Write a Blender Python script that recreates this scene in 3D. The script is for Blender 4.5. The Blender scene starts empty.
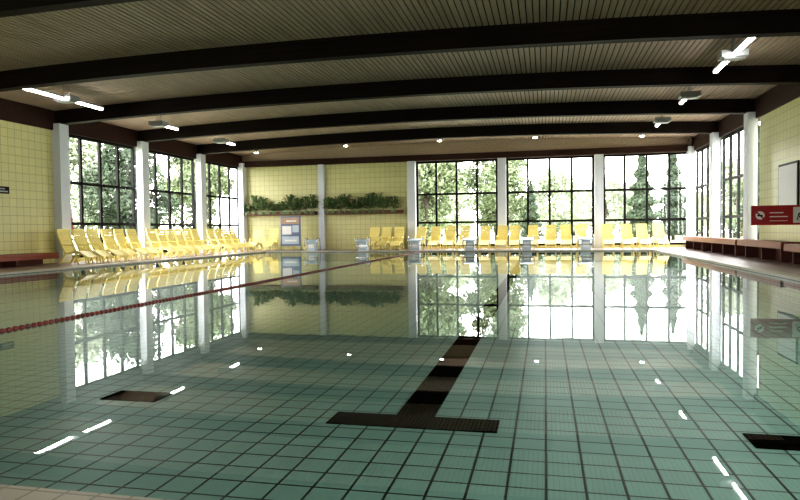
import bpy, math, random
from mathutils import Vector, Matrix
random.seed(7)
S=bpy.context.scene
C=S.collection
# ---------------- materials ----------------
def newmat(n):
    m=bpy.data.materials.new(n); m.use_nodes=True
    nt=m.node_tree; b=nt.nodes.get('Principled BSDF'); return m,nt,b
def plain(n,col,rough=0.6,var=0.12,scale=6.0,spec=0.3,metal=0.0,bump=0.0):
    m,nt,b=newmat(n)
    g=nt.nodes.new('ShaderNodeNewGeometry'); no=nt.nodes.new('ShaderNodeTexNoise')
    no.inputs['Scale'].default_value=scale; no.inputs['Detail'].default_value=3
    nt.links.new(g.outputs['Position'],no.inputs['Vector'])
    r=nt.nodes.new('ShaderNodeMix'); r.data_type='RGBA'
    r.inputs[6].default_value=[c*(1-var) for c in col]+[1]
    r.inputs[7].default_value=[min(1,c*(1+var)) for c in col]+[1]
    nt.links.new(no.outputs['Fac'],r.inputs[0]); nt.links.new(r.outputs[2],b.inputs['Base Color'])
    b.inputs['Roughness'].default_value=rough; b.inputs['Specular IOR Level'].default_value=spec
    b.inputs['Metallic'].default_value=metal
    if bump:
        bp=nt.nodes.new('ShaderNodeBump'); bp.inputs['Distance'].default_value=bump
        nt.links.new(no.outputs['Fac'],bp.inputs['Height']); nt.links.new(bp.outputs['Normal'],b.inputs['Normal'])
    return m
def tiles(n,c1,c2,grout,ax,w,h,mort,rough=0.35,off=(0,0),spec=0.4,bump=0.002,smooth=0.1):
    m,nt,b=newmat(n)
    g=nt.nodes.new('ShaderNodeNewGeometry'); s=nt.nodes.new('ShaderNodeSeparateXYZ'); c=nt.nodes.new('ShaderNodeCombineXYZ')
    nt.links.new(g.outputs['Position'],s.inputs[0])
    for i,a in enumerate(ax):
        ad=nt.nodes.new('ShaderNodeMath'); ad.operation='ADD'; ad.inputs[1].default_value=100+off[i]
        nt.links.new(s.outputs['XYZ'.index(a)],ad.inputs[0]); nt.links.new(ad.outputs[0],c.inputs[i])
    t=nt.nodes.new('ShaderNodeTexBrick'); t.offset=0; t.squash=1
    t.inputs['Scale'].default_value=1; t.inputs['Brick Width'].default_value=w; t.inputs['Row Height'].default_value=h
    t.inputs['Mortar Size'].default_value=mort; t.inputs['Mortar Smooth'].default_value=smooth
    t.inputs['Color1'].default_value=(*c1,1); t.inputs['Color2'].default_value=(*c2,1); t.inputs['Mortar'].default_value=(*grout,1)
    nt.links.new(c.outputs[0],t.inputs['Vector']); nt.links.new(t.outputs['Color'],b.inputs['Base Color'])
    bp=nt.nodes.new('ShaderNodeBump'); bp.invert=True; bp.inputs['Distance'].default_value=bump
    nt.links.new(t.outputs['Fac'],bp.inputs['Height']); nt.links.new(bp.outputs['Normal'],b.inputs['Normal'])
    b.inputs['Roughness'].default_value=rough; b.inputs['Specular IOR Level'].default_value=spec
    return m
def wood(n,c1,c2,ax='Y',rough=0.6,spec=0.25):
    m,nt,b=newmat(n)
    g=nt.nodes.new('ShaderNodeNewGeometry'); mp=nt.nodes.new('ShaderNodeMapping')
    sc={'X':(0.6,14,14),'Y':(14,0.6,14)}[ax]; mp.inputs['Scale'].default_value=sc
    no=nt.nodes.new('ShaderNodeTexNoise'); no.inputs['Scale'].default_value=1; no.inputs['Detail'].default_value=4
    nt.links.new(g.outputs['Position'],mp.inputs[0]); nt.links.new(mp.outputs[0],no.inputs['Vector'])
    r=nt.nodes.new('ShaderNodeValToRGB'); r.color_ramp.elements[0].position=0.3; r.color_ramp.elements[1].position=0.7
    r.color_ramp.elements[0].color=(*c1,1); r.color_ramp.elements[1].color=(*c2,1)
    nt.links.new(no.outputs['Fac'],r.inputs[0]); nt.links.new(r.outputs[0],b.inputs['Base Color'])
    b.inputs['Roughness'].default_value=rough; b.inputs['Specular IOR Level'].default_value=spec
    return m
def emis(n,col,st):
    m,nt,b=newmat(n); b.inputs['Base Color'].default_value=(*col,1)
    b.inputs['Emission Color'].default_value=(*col,1); b.inputs['Emission Strength'].default_value=st; return m
YA,YB,YG=(0.60,0.575,0.28),(0.565,0.545,0.265),(0.36,0.34,0.17)
M={}
M['tileX']=tiles('yellow_tile_side',YA,YB,YG,'YZ',0.25,0.25,0.008)
M['tileY']=tiles('yellow_tile_end',YA,YB,YG,'XZ',0.25,0.25,0.008)
PC1,PC2,PG=(0.20,0.335,0.295),(0.185,0.31,0.275),(0.006,0.012,0.010)
M['poolZ']=tiles('pool_floor_tile',PC1,PC2,PG,'XY',0.2,0.2,0.008,off=(0.0,0.05))
M['poolX']=tiles('pool_side_tile_x',PC1,PC2,PG,'YZ',0.2,0.1,0.007)
M['poolY']=tiles('pool_side_tile_y',PC1,PC2,PG,'XZ',0.2,0.1,0.007)
M['black']=tiles('black_lane_tile',(0.002,0.002,0.002),(0.003,0.002,0.002),(0.01,0.009,0.008),'XY',0.125,0.125,0.003,off=(0.045,0),rough=0.9,spec=0.0,bump=0.0)
M['deck']=tiles('deck_tile',(0.29,0.20,0.17),(0.25,0.175,0.15),(0.14,0.10,0.09),'XY',0.15,0.15,0.006,rough=0.3)
M['curb']=tiles('curb_tile',(0.40,0.38,0.31),(0.37,0.35,0.28),(0.22,0.2,0.16),'XY',0.125,0.125,0.005,rough=0.3)
M['slat']=wood('ceiling_slat_wood',(0.36,0.275,0.205),(0.48,0.38,0.29))
M['beam']=wood('beam_wood',(0.009,0.005,0.004),(0.016,0.009,0.007),'X',rough=0.6,spec=0.12)
M['fascia']=wood('fascia_wood',(0.026,0.011,0.008),(0.042,0.019,0.012),'X',spec=0.15)
M['dark']=plain('dark_backing',(0.012,0.009,0.007),0.9)
M['white']=plain('white_paint',(0.62,0.66,0.72),0.5,0.04)
M['frame']=plain('window_frame_metal',(0.008,0.007,0.007),0.5,0.1,spec=0.15)
M['bench']=wood('bench_wood',(0.20,0.055,0.032),(0.28,0.085,0.048),'Y',rough=0.4)
M['benchd']=plain('bench_base',(0.10,0.035,0.025),0.7)
M['yellow']=plain('yellow_plastic',(0.90,0.78,0.30),0.4,0.05)
M['red']=plain('red_sign_paint',(0.34,0.012,0.015),0.5,0.05)
M['redrope']=plain('red_float_plastic',(0.13,0.025,0.018),0.4,0.15)
M['ropew']=plain('grey_float_plastic',(0.09,0.035,0.028),0.4,0.1)
M['paper']=plain('white_board',(0.72,0.72,0.7),0.5,0.03)
M['grey']=plain('grey_metal',(0.35,0.36,0.37),0.4,0.08,metal=0.3)
M['chrome']=plain('steel_tube',(0.6,0.6,0.62),0.25,0.03,metal=0.9)
M['blue']=plain('grey_blue_fibreglass',(0.42,0.50,0.57),0.35,0.05)
M['poster']=plain('poster_blue',(0.14,0.17,0.26),0.5,0.2)
M['orange']=plain('poster_orange',(0.40,0.27,0.18),0.5,0.1)
M['tube']=emis('fluorescent_tube',(1,0.98,0.92),26)
M['tubeoff']=plain('unlit_tube',(0.5,0.5,0.48),0.3,0.03)
M['plant']=plain('plant_leaf',(0.10,0.155,0.06),0.5,0.8,12)
M['planter']=plain('planter_box',(0.12,0.05,0.03),0.6,0.2)
M['flower']=plain('flower_petals',(0.55,0.3,0.25),0.6,0.3)
M['lawn']=plain('lawn_grass',(0.22,0.27,0.15),0.95,0.25,2.0)
M['paving']=plain('terrace_paving',(0.42,0.41,0.39),0.9,0.1,1.0)
M['bark']=plain('tree_bark',(0.08,0.07,0.06),0.9,0.3)
M['leafA']=plain('leaf_light',(0.17,0.21,0.125),0.8,0.3,0.8,0.1)
M['leafB']=plain('leaf_dark',(0.07,0.095,0.065),0.8,0.35,0.8,0.1)
M['leafC']=plain('leaf_haze_pale',(0.30,0.34,0.25),0.8,0.25,0.8,0.1)  # haze of distant trees put into the leaf colour as paleness
M['para']=plain('red_canvas',(0.14,0.015,0.02),0.8,0.2)
def glassmat():
    m=bpy.data.materials.new('window_glass'); m.use_nodes=True; nt=m.node_tree; nt.nodes.clear()
    o=nt.nodes.new('ShaderNodeOutputMaterial'); x=nt.nodes.new('ShaderNodeMixShader'); x.inputs[0].default_value=0.05
    t=nt.nodes.new('ShaderNodeBsdfTransparent'); g=nt.nodes.new('ShaderNodeBsdfGlossy'); g.inputs['Roughness'].default_value=0.02
    nt.links.new(t.outputs[0],x.inputs[1]); nt.links.new(g.outputs[0],x.inputs[2]); nt.links.new(x.outputs[0],o.inputs[0]); return m
M['glass']=glassmat()
def watermat():
    m=bpy.data.materials.new('pool_water'); m.use_nodes=True; nt=m.node_tree; nt.nodes.clear()
    o=nt.nodes.new('ShaderNodeOutputMaterial'); x=nt.nodes.new('ShaderNodeMixShader')
    t=nt.nodes.new('ShaderNodeBsdfTransparent'); t.inputs[0].default_value=(0.93,0.985,0.965,1)
    g=nt.nodes.new('ShaderNodeBsdfGlossy'); g.inputs['Roughness'].default_value=0.0
    f=nt.nodes.new('ShaderNodeFresnel')
    ge=nt.nodes.new('ShaderNodeNewGeometry')
    # thin single-sided sheet: the same air/water reflectance from either side
    mr=nt.nodes.new('ShaderNodeMapRange'); mr.inputs[3].default_value=1.35; mr.inputs[4].default_value=1/1.35
    nt.links.new(ge.outputs['Backfacing'],mr.inputs[0]); nt.links.new(mr.outputs[0],f.inputs['IOR'])
    n=nt.nodes.new('ShaderNodeTexNoise'); n.inputs['Scale'].default_value=2.2; n.inputs['Detail'].default_value=2
    b=nt.nodes.new('ShaderNodeBump'); b.inputs['Distance'].default_value=0.0003; b.inputs['Strength'].default_value=1.0
    nt.links.new(ge.outputs['Position'],n.inputs['Vector']); nt.links.new(n.outputs['Fac'],b.inputs['Height'])
    nt.links.new(b.outputs[0],g.inputs['Normal'])
    nt.links.new(f.outputs[0],x.inputs[0]); nt.links.new(t.outputs[0],x.inputs[1]); nt.links.new(g.outputs[0],x.inputs[2]); nt.links.new(x.outputs[0],o.inputs[0]); return m
M['water']=watermat()
# ---------------- mesh builder ----------------
class MB:
    def __init__(s): s.v=[]; s.f=[]; s.m=[]; s.mats=[]; s.sm=[]
    def mi(s,k):
        if k not in s.mats: s.mats.append(k)
        return s.mats.index(k)
    def poly(s,pts,k,smooth=False):
        b=len(s.v); s.v+= [tuple(p) for p in pts]; s.f.append(tuple(range(b,b+len(pts)))); s.m.append(s.mi(k)); s.sm.append(smooth)
    def hexa(s,p,k):
        b=len(s.v); s.v+=[tuple(q) for q in p]
        for f in ((0,3,2,1),(4,5,6,7),(0,1,5,4),(1,2,6,5),(2,3,7,6),(3,0,4,7)):
            s.f.append(tuple(b+i for i in f)); s.m.append(s.mi(k)); s.sm.append(False)
    def box(s,x0,x1,y0,y1,z0,z1,k):
        s.hexa([(x0,y0,z0),(x1,y0,z0),(x1,y1,z0),(x0,y1,z0),(x0,y0,z1),(x1,y0,z1),(x1,y1,z1),(x0,y1,z1)],k)
    def bar(s,a,b,w,h,k,side=(1,0,0)):
        a=Vector(a); b=Vector(b); d=(b-a).normalized(); sd=Vector(side); sd=(sd-d*sd.dot(d)).normalized(); up=d.cross(sd)
        P=[]
        for q in (a,b):
            P+= [q-sd*w/2-up*h/2,q+sd*w/2-up*h/2,q+sd*w/2+up*h/2,q-sd*w/2+up*h/2]
        s.hexa(P,k)
    def tubeseg(s,pts,r,k,n=8,caps=True):
        pts=[Vector(p) for p in pts]; b=len(s.v)
        rr=r if isinstance(r,(list,tuple)) else [r]*len(pts)
        for i,p in enumerate(pts):
            d=(pts[min(i+1,len(pts)-1)]-pts[max(i-1,0)]).normalized()
            a=Vector((0,0,1)) if abs(d.z)<0.9 else Vector((1,0,0))
            u=d.cross(a).normalized(); w=d.cross(u)
            for j in range(n):
                t=2*math.pi*j/n; s.v.append(tuple(p+u*math.cos(t)*rr[i]+w*math.sin(t)*rr[i]))
        for i in range(len(pts)-1):
            for j in range(n):
                s.f.append((b+i*n+j,b+i*n+(j+1)%n,b+(i+1)*n+(j+1)%n,b+(i+1)*n+j)); s.m.append(s.mi(k)); s.sm.append(True)
        if caps:
            s.f.append(tuple(b+j for j in reversed(range(n)))); s.m.append(s.mi(k)); s.sm.append(False)
            e=b+(len(pts)-1)*n; s.f.append(tuple(e+j for j in range(n))); s.m.append(s.mi(k)); s.sm.append(False)
    def mesh(s,n):
        me=bpy.data.meshes.new(n); me.from_pydata(s.v,[],s.f)
        for k in s.mats: me.materials.append(M[k])
        me.polygons.foreach_set('material_index',s.m); me.polygons.foreach_set('use_smooth',s.sm); me.update(); return me
    def obj(s,n,loc=(0,0,0),rz=0,par=None):
        return put(s.mesh(n),n,loc,rz,par)
def put(me,n,loc=(0,0,0),rz=0,par=None):
    o=bpy.data.objects.new(n,me); o.location=loc; o.rotation_euler=(0,0,rz); C.objects.link(o)
    if par: o.parent=par
    return o
# ---------------- dims ----------------
XL,XR,YF,YN=-15.0,6.3,30.0,-7.8
DZ=0.05; WT=4.2
PX0,PX1,PY0,PY1,PD=-12.4,4.2,1.90,27.05,-0.40
BY=[30-4.2*i for i in range(0,10)]
zb=lambda x:4.38+0.26*(1-((x+4.35)/10.65)**2)
# floor (deck) around the pool
b=MB()
b.box(XL-0.3,PX0-0.25,YN,YF+0.3,-0.6,DZ,'deck'); b.box(PX1+0.25,XR+0.3,YN,YF+0.3,-0.6,DZ,'deck')
b.box(PX0-0.25,PX1+0.25,YN,PY0-0.25,-0.6,DZ,'deck'); b.box(PX0-0.25,PX1+0.25,PY1+0.25,YF+0.3,-0.6,DZ,'deck')
b.obj('floor')
POOL=bpy.data.objects.new('swimming_pool',None); C.objects.link(POOL)
b=MB()
b.box(PX0-0.25,PX0,PY0-0.25,PY1+0.25,-0.55,DZ+0.003,'curb'); b.box(PX1,PX1+0.25,PY0-0.25,PY1+0.25,-0.55,DZ+0.003,'curb')
b.box(PX0,PX1,PY0-0.25,PY0,-0.55,DZ+0.003,'curb'); b.box(PX0,PX1,PY1,PY1+0.25,-0.55,DZ+0.003,'curb')
b.obj('pool_edge',par=POOL)
b=MB()
b.box(PX0,PX1,PY0,PY1,PD-0.1,PD,'poolZ')
e=0.02
b.box(PX0,PX0+e,PY0,PY1,PD,0.01,'poolX'); b.box(PX1-e,PX1,PY0,PY1,PD,0.01,'poolX')
b.box(PX0+e,PX1-e,PY0,PY0+e,PD,0.01,'poolY'); b.box(PX0+e,PX1-e,PY1-e,PY1,PD,0.01,'poolY')
b.obj('pool_basin',par=POOL)
b=MB(); b.poly([(PX0+e,PY0+e,0),(PX1-e,PY0+e,0),(PX1-e,PY1-e,0),(PX0+e,PY1-e,0)],'water'); b.obj('water_surface',par=POOL)
# lane markings
b=MB(); z0,z1=PD,PD+0.006
b.box(-1.06,-0.78,4.5,26.5,z0,z1,'black'); b.box(-1.505,-0.315,4.22,4.5,z0,z1,'black')
b.box(-3.545,-3.045,4.5,4.78,z0,z1,'black'); b.box(-6.045,-5.545,4.5,4.78,z0,z1,'black'); b.box(1.245,2.205,4.22,4.5,z0,z1,'black')
b.obj('lane_marking',par=POOL)
# ---------------- walls ----------------
cols_far=[6.3,2.36,-1.92,-6.17,-10.65,-15.0]
REAR_FILL=[(y,y+4.2) for y in BY[6:9]]   # unseen rear glazed bays, added to brighten the pool, y from -3.6 to 9.0
yr0,yr1=REAR_FILL[-1][0],REAR_FILL[0][1]
b=MB()
b.box(XL-0.25,XL,yr1,17.35,DZ,WT,'tileX'); b.box(XL-0.25,XL,YN,yr0,DZ,WT,'tileX'); b.box(XL-0.25,XL,yr0,yr1,DZ,0.16,'tileX'); b.box(XL-0.25,XL,17.35,YF+0.25,DZ,0.16,'tileX'); b.box(XL-0.25,XL,YN,YF+0.25,WT,5.25,'fascia'); b.box(XL,XL+0.06,YN,YF,WT,5.2,'fascia')
b.obj('wall_left')
b=MB()
b.box(XR,XR+0.25,yr1,21.2,DZ,WT,'tileX'); b.box(XR,XR+0.25,YN,yr0,DZ,WT,'tileX'); b.box(XR,XR+0.25,yr0,yr1,DZ,0.16,'tileX'); b.box(XR,XR+0.25,21.2,YF+0.25,DZ,0.16,'tileX'); b.box(XR,XR+0.25,YN,YF+0.25,WT,5.25,'fascia'); b.box(XR-0.06,XR,YN,YF,WT,5.2,'fascia')
b.obj('wall_right')
b=MB()
b.box(XL,-6.17,YF,YF+0.25,DZ,WT,'tileY'); b.box(-6.17,XR,YF,YF+0.25,DZ,0.16,'tileY'); b.box(XL,XR,YF,YF+0.25,WT,5.25,'slat')
b.obj('wall_far')
b=MB(); b.box(XL-0.25,XR+0.25,YN-0.25,YN,DZ,WT,'tileY'); b.box(XL-0.25,XR+0.25,YN-0.25,YN,WT,5.25,'slat'); b.obj('wall_back')
b=MB(); b.box(XL+0.06,XR-0.06,YF-0.22,YF,WT,WT+0.28,'fascia'); b.obj('trim_1')
b=MB()
for y in BY[:4]+[9.0,4.8,0.6,-3.6]:
    yy=y-0.2 if y==30 else y
    b.box(XL,XL+0.28,yy-0.2,yy+0.2,DZ,WT+0.2,'white')
for y in BY[:3]+[9.0,4.8,0.6,-3.6]:
    yy=y-0.2 if y==30 else y
    b.box(XR-0.28,XR,yy-0.2,yy+0.2,DZ,WT+0.2,'white')
b.obj('side_wall_columns')
b=MB()
for x in cols_far[1:4]: b.box(x-0.19,x+0.19,YF-0.25,YF+0.2,DZ,WT,'white')
b.box(-10.83,-10.55,YF-0.2,YF,DZ,WT,'white')
b.obj('end_wall_columns')
# windows
wn=0
def window(axis,pos,a0,a1):
    global wn; wn+=1
    b=MB(); z0,z1=0.16,WT
    def bx(u0,u1,w0,w1,zz0,zz1,k):
        if axis=='Y': b.box(u0,u1,pos+w0,pos+w1,zz0,zz1,k)
        else: b.box(pos+w0,pos+w1,u0,u1,zz0,zz1,k)
    t=0.10; hm=0.048
    bx(a0,a0+t,-0.04,0.04,z0,z1,'frame'); bx(a1-t,a1,-0.04,0.04,z0,z1,'frame')
    bx(a0+t,a1-t,-0.04,0.04,z0,z0+t,'frame'); bx(a0+t,a1-t,-0.04,0.04,z1-t,z1,'frame')
    n=4; w=(a1-a0)/n
    for i in range(1,n): bx(a0+w*i-hm,a0+w*i+hm,-0.04,0.04,z0+t,z1-t,'frame')
    for zz in (1.28,2.62):
        for i in range(n): bx(a0+w*i+(hm if i else t),a0+w*(i+1)-(hm if i<n-1 else t),-0.035,0.035,zz-hm,zz+hm,'frame')
    if axis=='Y': b.poly([(a0+t,pos,z0+t),(a1-t,pos,z0+t),(a1-t,pos,z1-t),(a0+t,pos,z1-t)],'glass')
    else: b.poly([(pos,a0+t,z0+t),(pos,a1-t,z0+t),(pos,a1-t,z1-t),(pos,a0+t,z1-t)],'glass')
    o=b.obj('window_%d'%wn)
    L=bpy.data.lights.new('sky_portal','AREA'); L.shape='RECTANGLE'; lo=bpy.data.objects.new('sky_portal',L); C.objects.link(lo); lo.parent=o
    W=a1-a0; H=z1-z0; cz=(z0+z1)/2; ca=(a0+a1)/2
    if axis=='Y': L.size=W; L.size_y=H; lo.location=(ca,pos+0.08,cz); lo.rotation_euler=(-math.pi/2,0,0)
    elif pos<0: L.size=H; L.size_y=W; lo.location=(pos-0.08,ca,cz); lo.rotation_euler=(0,-math.pi/2,0)
    else: L.size=H; L.size_y=W; lo.location=(pos+0.08,ca,cz); lo.rotation_euler=(0,math.pi/2,0)
    L.cycles.is_portal=True
window('Y',YF+0.1,-5.98,-2.11); window('Y',YF+0.1,-1.73,2.17); window('Y',YF+0.1,2.55,6.25)
for y in BY[1:4]: window('X',XL-0.1,y+0.2,y+4.0)
for y in BY[1:3]: window('X',XR+0.1,y+0.2,y+4.0)
for (a,c) in REAR_FILL:
    window('X',XL-0.1,a+.2,c-.2); window('X',XR+0.1,a+.2,c-.2)  # added windows out of view, more light from the camera side
# ---------------- ceiling ----------------
b=MB()
x=XL+0.06
while x<XR-0.1:
    zc=zb(x+0.05)+0.42
    b.box(x,x+0.100,YN,YF,zc,zc+0.02,'slat'); x+=0.125
b.box(XL-0.25,XR+0.25,YN-0.25,YF+0.25,5.25,5.45,'dark')
b.obj('ceiling')
for y in BY[1:]:
    b=MB(); N=24
    if y<YN+.2: continue
    for i in range(N):
        xa=XL+(XR-XL)*i/N; xb=XL+(XR-XL)*(i+1)/N
        za,zc=zb(xa),zb(xb)
        b.hexa([(xa,y-.12,za),(xb,y-.12,zc),(xb,y+.12,zc),(xa,y+.12,za),(xa,y-.12,za+.46),(xb,y-.12,zc+.46),(xb,y+.12,zc+.46),(xa,y+.12,za+.46)],'beam')
    b.obj('ceiling_beam')
# lamps
def lampmesh(l1,l2,k1,k2):
    b=MB()
    b.box(-0.26,0.26,-0.18,0.18,-0.07,0.07,'grey'); b.box(-0.2,0.2,-0.14,0.14,-0.10,-0.07,'grey')
    for sgn,l,kk in ((-1,l1,k1),(1,l2,k2)):
        if l<=0: continue
        b.box(-0.06,0.06,min(sgn*.18,sgn*l),max(sgn*.18,sgn*l),0.0,0.05,'grey')
        b.tubeseg([(0,sgn*0.2,-0.03),(0,sgn*(l-.02),-0.03)],0.03,kk)
        b.box(-0.06,0.06,sgn*l-0.015,sgn*l+0.015,-0.06,0.05,'grey')
    b.tubeseg([(0,-.1,.07),(0,-.1,.33)],0.012,'grey'); b.tubeseg([(0,.1,.07),(0,.1,.33)],0.012,'grey')
    return b.mesh('fluorescent_ceiling_lamp')
la=lampmesh(1.5,1.4,'tube','tube'); lb=lampmesh(0,1.1,'tubeoff','tube')
for y in (14.9,19.1,23.3):
    for x in (-12.5,3.9):
        put(la if y==14.9 else lb,'fluorescent_ceiling_lamp',(x,y,zb(x)+0.42-0.33))
b=MB(); b.tubeseg([(0,0,0.12),(0,0,0.0)],[0.09,0.11],'grey',12); b.tubeseg([(0,0,0.001),(0,0,-0.03)],[0.09,0.07],'tube',12)
dl=b.mesh('ceiling_downlight')
for x in (-13.5,-9.0,-4.6,-0.4,4.0): put(dl,'ceiling_downlight',(x,28.6,zb(x)+0.42-0.12))
# ---------------- sun loungers (foot towards -Y) ----------------
b=MB(); W=0.42
prof=[(0.38,1.02),(0.34,0.84),(0.10,0.36),(0.02,0.31),(-0.34,0.38),(-0.44,0.36),(-0.74,0.20)]
for sx in (-1,1):
    for (a,c) in zip(prof[:-1],prof[1:]):
        b.bar((sx*W/2,a[0],a[1]),(sx*W/2,c[0],c[1]),0.03,0.05,'yellow')
    x=sx*(W/2+0.003)
    b.bar((x,-0.30,0.36),(x,-0.40,0),0.035,0.045,'yellow'); b.bar((x,0.06,0.32),(x,0.32,0),0.035,0.045,'yellow')
    b.bar((x,-0.68,0.22),(x,-0.70,0),0.035,0.04,'yellow')
    xa=sx*(W/2+0.012)
    b.bar((xa,0.22,0.58),(xa,-0.22,0.56),0.04,0.03,'yellow'); b.bar((xa,-0.22,0.57),(xa,-0.29,0.35),0.03,0.04,'yellow')
def along(p0,p1,n):
    for i in range(n):
        t0=(i+0.06)/n; t1=(i+0.94)/n
        a=[p0[k]+(p1[k]-p0[k])*t0 for k in (0,1)]; c=[p0[k]+(p1[k]-p0[k])*t1 for k in (0,1)]
        b.bar((0,a[0],a[1]),(0,c[0],c[1]),W-0.03,0.018,'yellow')
along(prof[0],prof[1],2); along(prof[1],prof[2],7); along(prof[2],prof[3],1); along(prof[3],prof[4],5); along(prof[4],prof[5],1); along(prof[5],prof[6],4)
b.bar((-W/2,0.385,1.03),(W/2,0.385,1.03),0.04,0.04,'yellow',side=(0,1,0))
b.bar((-W/2,0.29,0.06),(W/2,0.29,0.06),0.03,0.03,'yellow',side=(0,1,0))
lounger=b.mesh('sun_lounger')
def X_at(px,Y): return Y*math.tan(math.atan((px-400)/640.)-math.radians(12.77))
for px in (373,385,398,420,435,450,464,485,502,515,533,551,566,582,608,627,643,660):
    put(lounger,'sun_lounger',(X_at(px,28.9),28.9,DZ),random.uniform(-.05,.05))
for y in (16.6,17.25,17.9,18.55,19.2,19.85, 21.0,21.6,22.2,22.8,23.4,24.0, 25.3,25.95,26.6,27.25):
    put(lounger,'sun_lounger',(-13.85,y,DZ),math.pi/2+random.uniform(-.06,.06)-.1)
for px in (256,272): put(lounger,'sun_lounger',(X_at(px,28.95),28.95,DZ),0.1)
# ---------------- starting blocks ----------------
b=MB()
b.hexa([(-.2,-.15,0),(.2,-.15,0),(.2,.2,0),(-.2,.2,0),(-.17,-.15,.40),(.17,-.15,.40),(.17,.2,.46),(-.17,.2,.46)],'blue')
b.hexa([(-.27,-.28,.39),(.27,-.28,.39),(.27,.28,.46),(-.27,.28,.46),(-.27,-.28,.44),(.27,-.28,.44),(.27,.28,.52),(-.27,.28,.52)],'blue')
b.box(-.12,.12,-.165,-.15,.12,.32,'paper')
for sx in (-1,1): b.tubeseg([(sx*.3,-.22,.2),(sx*.3,-.25,.52),(sx*.3,-.1,.60),(sx*.3,.15,.55),(sx*.3,.22,.02)],0.016,'chrome')
b.box(-.3,.3,-.2,-.16,.19,.23,'chrome')
b.box(-.3,.3,.2,.24,0,.03,'chrome')
sb=b.mesh('starting_block')
for k in range(-4,2): put(sb,'starting_block',(-.75+2.4*k,27.6,DZ))
# ---------------- lane rope ----------------
b=MB(); y=PY0+0.1; i=0
b.tubeseg([(-5.2,PY0+0.02,0.01),(-5.2,PY1-0.02,0.01)],0.008,'ropew',6)
while y<PY1-0.1:
    b.tubeseg([(-5.2,y,0.006),(-5.2,y+0.03,0.006),(-5.2,y+0.07,0.006)],[0.016,0.028,0.02],'ropew' if i%5==4 else 'redrope',8); y+=0.08; i+=1
b.obj('lane_rope',par=POOL)
# ---------------- benches ----------------
def bench(n,x0,x1,y0,y1,h,inner):
    b=MB(); 
    w=(x1-x0)
    for i in range(4): b.box(x0+w*i/4+.008,x0+w*(i+1)/4-.008,y0,y1,DZ+h-.05,DZ+h,'bench')
    xf=x1-.04 if inner>0 else x0
    b.box(xf,xf+.04,y0,y1,DZ+h-.17,DZ+h-.05,'bench')
    y=y0+.15
    while y<y1-.2:
        b.box(x0+.06,x1-.06,y,y+.08,DZ,DZ+h-.05,'benchd'); y+=1.4
    xb=x0+.02 if inner>0 else x1-.06
    b.box(xb,xb+.04,y0,y1,DZ,DZ+h-.05,'benchd')
    b.obj(n)
bench('wooden_bench',XL+.02,XL+.65,9.3,16.6,.34,1)
bench('wooden_bench',XR-.75,XR-.02,9.3,16.9,.46,-1)
bench('wooden_bench',XR-.75,XR-.3,17.1,20.7,.50,-1)
bench('wooden_bench',XR-.75,XR-.3,20.9,28.4,.50,-1)
# ---------------- sign, panels ----------------
b=MB(); ys=14.4
b.box(4.13,6.29,ys,ys+.04,.96,1.36,'red')
b.box(6.2,6.3,ys-.03,ys+.07,.9,1.42,'grey')
def ring(cx,cz,r0,r1,k,yy):
    n=28
    for i in range(n):
        a=2*math.pi*i/n; c=2*math.pi*(i+1)/n
        b.poly([(cx+r0*math.cos(a),yy,cz+r0*math.sin(a)),(cx+r1*math.cos(a),yy,cz+r1*math.sin(a)),(cx+r1*math.cos(c),yy,cz+r1*math.sin(c)),(cx+r0*math.cos(c),yy,cz+r0*math.sin(c))],k)
def disc(cx,cz,r,k,yy):
    b.poly([(cx+r*math.cos(2*math.pi*i/24),yy,cz+r*math.sin(2*math.pi*i/24)) for i in range(24)],k)
for cx in (4.29,):
    disc(cx,1.16,.12,'paper',ys-.003); ring(cx,1.16,.085,.12,'red',ys-.006)
    b.bar((cx-.075,ys-.006,1.235),(cx+.075,ys-.006,1.085),.002,.03,'red',side=(0,1,0))
    b.box(cx-.05,cx+.05,ys-.0075,ys-.0045,1.14,1.17,'frame')
b.box(4.47,4.8,ys-.004,ys,1.04,1.05,'paper'); b.box(4.47,4.8,ys-.004,ys,1.12,1.14,'paper'); b.box(4.47,4.72,ys-.004,ys,1.20,1.22,'paper')
b.box(4.9,5.2,ys-.004,ys,1.0,1.32,'paper')
b.tubeseg([(4.97,ys-.008,1.06),(5.0,ys-.008,1.18),(5.06,ys-.008,1.22)],.014,'frame'); b.tubeseg([(5.0,ys-.008,1.14),(5.09,ys-.008,1.06)],.012,'frame'); disc(5.07,1.27,.025,'frame',ys-.006)
b.obj('pool_rules_sign')
b=MB(); b.box(XR-.04,XR,18.1,19.5,1.4,2.6,'frame'); b.box(XR-.05,XR-.04,18.16,19.44,1.46,2.54,'paper'); b.obj('wall_notice_board')
b=MB(); b.box(XL,XL+.05,15.0,15.45,2.12,2.32,'frame'); b.box(XL+.05,XL+.055,15.05,15.4,2.16,2.2,'grey'); b.box(XL+.05,XL+.055,15.05,15.3,2.24,2.27,'grey'); b.obj('wall_plaque')
# poster stand
b=MB()
b.box(-.5,.5,-.03,.03,.2,1.62,'poster'); b.box(-.44,.44,-.036,-.03,1.25,1.55,'orange'); b.box(-.42,.05,-.037,-.03,.75,1.15,'paper'); b.box(.1,.42,-.037,-.03,.85,1.18,'blue'); b.box(-.42,.42,-.037,-.03,.3,.66,'blue')
for sx in (-.5,.5):
    b.tubeseg([(sx,0,.03),(sx,0,1.66)],.025,'grey'); b.box(sx-.03,sx+.03,-.3,.3,0,.04,'grey')
b.box(-.2,.3,-.039,-.036,1.35,1.42,'paper'); b.box(-.3,.3,-.039,-.036,.42,.5,'paper')
b.obj('poster_stand',(X_at(291,28.5),28.5,DZ))
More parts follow.
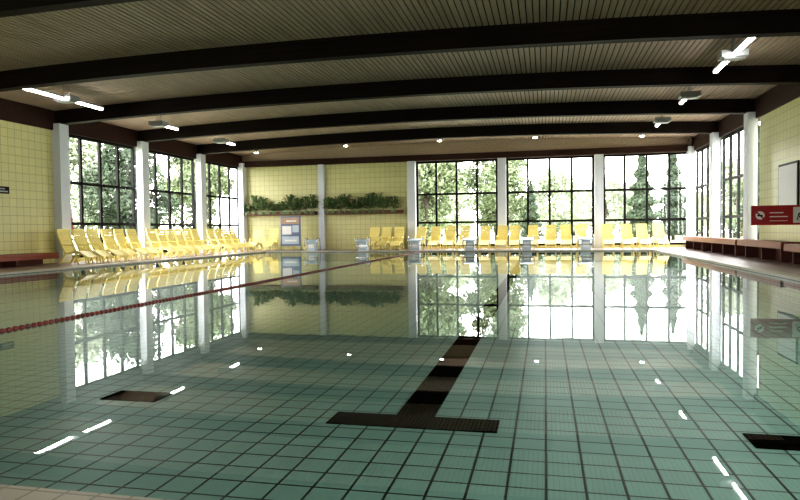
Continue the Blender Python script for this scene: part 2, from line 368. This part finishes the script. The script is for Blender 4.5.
# planters
def planter(n,x0,x1):
    b=MB(); y0,y1=YF-.42,YF-.02; z=1.74
    b.box(x0,x1,y0,y1,z,z+.04,'planter'); b.box(x0,x1,y0,y0+.03,z+.04,z+.18,'planter'); b.box(x0,x0+.03,y0+.03,y1,z+.04,z+.18,'planter'); b.box(x1-.03,x1,y0+.03,y1,z+.04,z+.18,'planter'); b.box(x0+.03,x1-.03,y0+.03,y1,z+.1,z+.15,'dark')
    x=x0+.1
    while x<x1-.08:
        hh=random.uniform(.4,.9)
        for i in range(75):
            a=random.uniform(0,2*math.pi); l=random.uniform(.2,1)*hh; sp=random.uniform(.05,.3)
            p0=Vector((x,YF-.24,z+.17)); p1=Vector((min(max(x+math.cos(a)*sp,x0-.1),x1+.1),min(YF-.26+math.sin(a)*sp,YF-.05),z+.17+l)); 
            p0=p1-(p1-p0)*.4
            d=Vector((math.cos(a),min(math.sin(a),.0),-.5*random.random()-.1))*random.uniform(.08,.18)
            s=Vector((-math.sin(a),math.cos(a)*.5,.2)).normalized()*random.uniform(.025,.055)
            p2=p1+d; p2.y=min(p2.y,YF-.03)
            k='flower' if random.random()<.02 else 'plant'
            b.poly([p0,p1-s,p2,p1+s],k)
        for i in range(8):
            xx=x+random.uniform(-.1,.1); l=random.uniform(.05,.25)
            b.poly([(xx,y0-.02,z+.24),(xx+.04,y0-.05,z+.12),(xx+.01,y0-.06,z+.22-l),(xx-.04,y0-.04,z+.12)],'plant')
        x+=random.uniform(.2,.45)
    b.obj(n)
planter('planter_shelf_with_plants',-14.6,-10.95); planter('planter_shelf_with_plants',-10.4,-6.6)
# ---------------- exterior ----------------
b=MB(); b.box(-90,-15.3,-40,110,-.4,-.05,'lawn'); b.box(6.6,90,-40,110,-.4,-.05,'lawn'); b.box(-15.3,6.6,30.3,110,-.4,-.05,'lawn'); b.box(-15.3,6.6,-40,-8.1,-.4,-.05,'lawn'); b.obj('lawn_ground')
b=MB(); b.box(-15.3,12,30.3,37,-.05,.0,'paving'); b.box(-18.5,-15.3,10,37,-.05,.0,'paving'); b.box(6.6,12,14,30.3,-.05,.0,'paving'); b.obj('terrace_paving')
def tree(kind,h,r,n,leaf,seed):
    rd=random.Random(seed); b=MB()
    b.tubeseg([(0,0,-.1),(.05,.02,h*.3),(-.05,.05,h*.6),(0,0,h*.9)],[r*.07,r*.055,r*.035,.02],'bark',8)
    cl=[]
    if kind=='d':
        for i in range(40):
            a=rd.uniform(0,6.28); zz=rd.uniform(.15,.95); rad=r*math.sin(math.pi*min(1,(zz-.03)/.98))**.6*rd.uniform(.2,.9)
            c=Vector((math.cos(a)*rad,math.sin(a)*rad,h*zz)); cl.append((c,r*rd.uniform(.25,.42)))
            b.tubeseg([(0,0,h*zz*.7),tuple(c)],[.06,.02],'bark',5,False)
    for i in range(n):
        if kind=='d':
            c,cr=rd.choice(cl); v=Vector((rd.gauss(0,1),rd.gauss(0,1),rd.gauss(0,.8))); v=v.normalized()*cr*rd.random()**.4; p=c+v; s=rd.uniform(.1,.22)
        else:
            t=rd.random()**.8; zz=h*(.08+.92*(1-t)); tier=.75+.25*math.sin(zz*5); a=rd.uniform(0,6.28); rad=r*t*tier*rd.uniform(.3,1); p=Vector((math.cos(a)*rad,math.sin(a)*rad,zz-rad*.25)); s=rd.uniform(.08,.2)
        u=Vector((rd.gauss(0,1),rd.gauss(0,1),rd.gauss(0,1))).normalized()*s; w=Vector((rd.gauss(0,1),rd.gauss(0,1),rd.gauss(0,1))).normalized()*s
        b.poly([p-u,p+w*.7,p+u,p-w*.7],leaf)
    return b.mesh('tree')
TA=tree('d',9,3.4,15000,'leafA',1); TB=tree('d',11,3.6,16000,'leafA',2); TC=tree('p',9,2.4,11000,'leafB',3); TD=tree('d',8,3.0,11000,'leafB',4); TE=tree('d',8,4.5,14000,'leafC',5)
def T(me,n,x,y,s=1,rz=0):
    o=put(me,n,(x,y,-.05),rz); o.scale=(s,s,s)
T(TA,'deciduous_tree',-8.0,44,.85,1); T(TB,'deciduous_tree',-3.6,50,.85,2); T(TE,'deciduous_tree',1.0,66,.8,3); T(TE,'deciduous_tree',6.5,72,.75,.3)
T(TC,'pine_tree',-1.0,48,.5,0); T(TC,'pine_tree',6.4,46,.72,1); T(TC,'pine_tree',9.5,52,.8,2.2); T(TE,'deciduous_tree',16,60,.8,1.2); T(TA,'deciduous_tree',-12.5,55,1,.2); T(TC,'pine_tree',13,44,.8,3)
T(TA,'deciduous_tree',-14.5,42,.9,2.2)
for i in range(9): T(TE,'deciduous_tree',-26+i*7.4,84+(i%2)*5,.6+.1*(i%3),i*1.3)
for (x,y,s,m,n) in ((-24,24,.9,TD,'deciduous_tree'),(-33,27,1.0,TA,'deciduous_tree'),(-23.5,33,.8,TD,'deciduous_tree'),(-33,39,1.0,TE,'deciduous_tree'),(-25,42.5,.85,TA,'deciduous_tree'),(-18.8,47,.75,TC,'pine_tree'),(-23,56,.85,TE,'deciduous_tree')):
    T(m,n,x,y,s,x*1.7)
for (x,y,s,m,n) in ((14.5,35,.75,TE,'deciduous_tree'),(20,43,.9,TE,'deciduous_tree'),(17,52,.9,TA,'deciduous_tree')): T(m,n,x,y,s,y)
# parasol
b=MB(); b.tubeseg([(0,0,.05),(0,0,2.5)],.03,'grey'); b.tubeseg([(0,0,.95),(0,0,1.1),(0,0,1.8),(0,0,2.45)],[.16,.19,.13,.03],'para',10); b.tubeseg([(0,0,0),(0,0,.08)],.28,'grey',16)
b.obj('closed_parasol',(-17.2,20.4,0))
# ---------------- world ----------------
w=bpy.data.worlds.new('overcast_sky'); S.world=w; w.use_nodes=True
bg=w.node_tree.nodes['Background']; bg.inputs[0].default_value=(1.0,0.985,0.965,1); bg.inputs[1].default_value=9.0
# ---------------- camera ----------------
cam=bpy.data.cameras.new('camera'); co=bpy.data.objects.new('camera',cam); C.objects.link(co)
cam.sensor_width=36; cam.lens=28.8; cam.clip_end=500; cam.clip_start=.05
th=math.radians(12.77); ph=math.atan(20/640.); ro=.012
f=Vector((-math.sin(th)*math.cos(ph),math.cos(th)*math.cos(ph),-math.sin(ph)))
r=Vector((math.cos(th),math.sin(th),0)); u=r.cross(f)
r2=r*math.cos(ro)-u*math.sin(ro); u2=u*math.cos(ro)+r*math.sin(ro)
mt=Matrix((r2,u2,-f)).transposed().to_4x4(); mt.translation=(0,0,.95); co.matrix_world=mt
S.camera=co
S.view_settings.view_transform='Standard'; S.view_settings.look='None'
for lk in ('Medium High Contrast','Standard - Medium High Contrast'):
    try: S.view_settings.look=lk; break
    except Exception: pass
S.view_settings.exposure=0.6
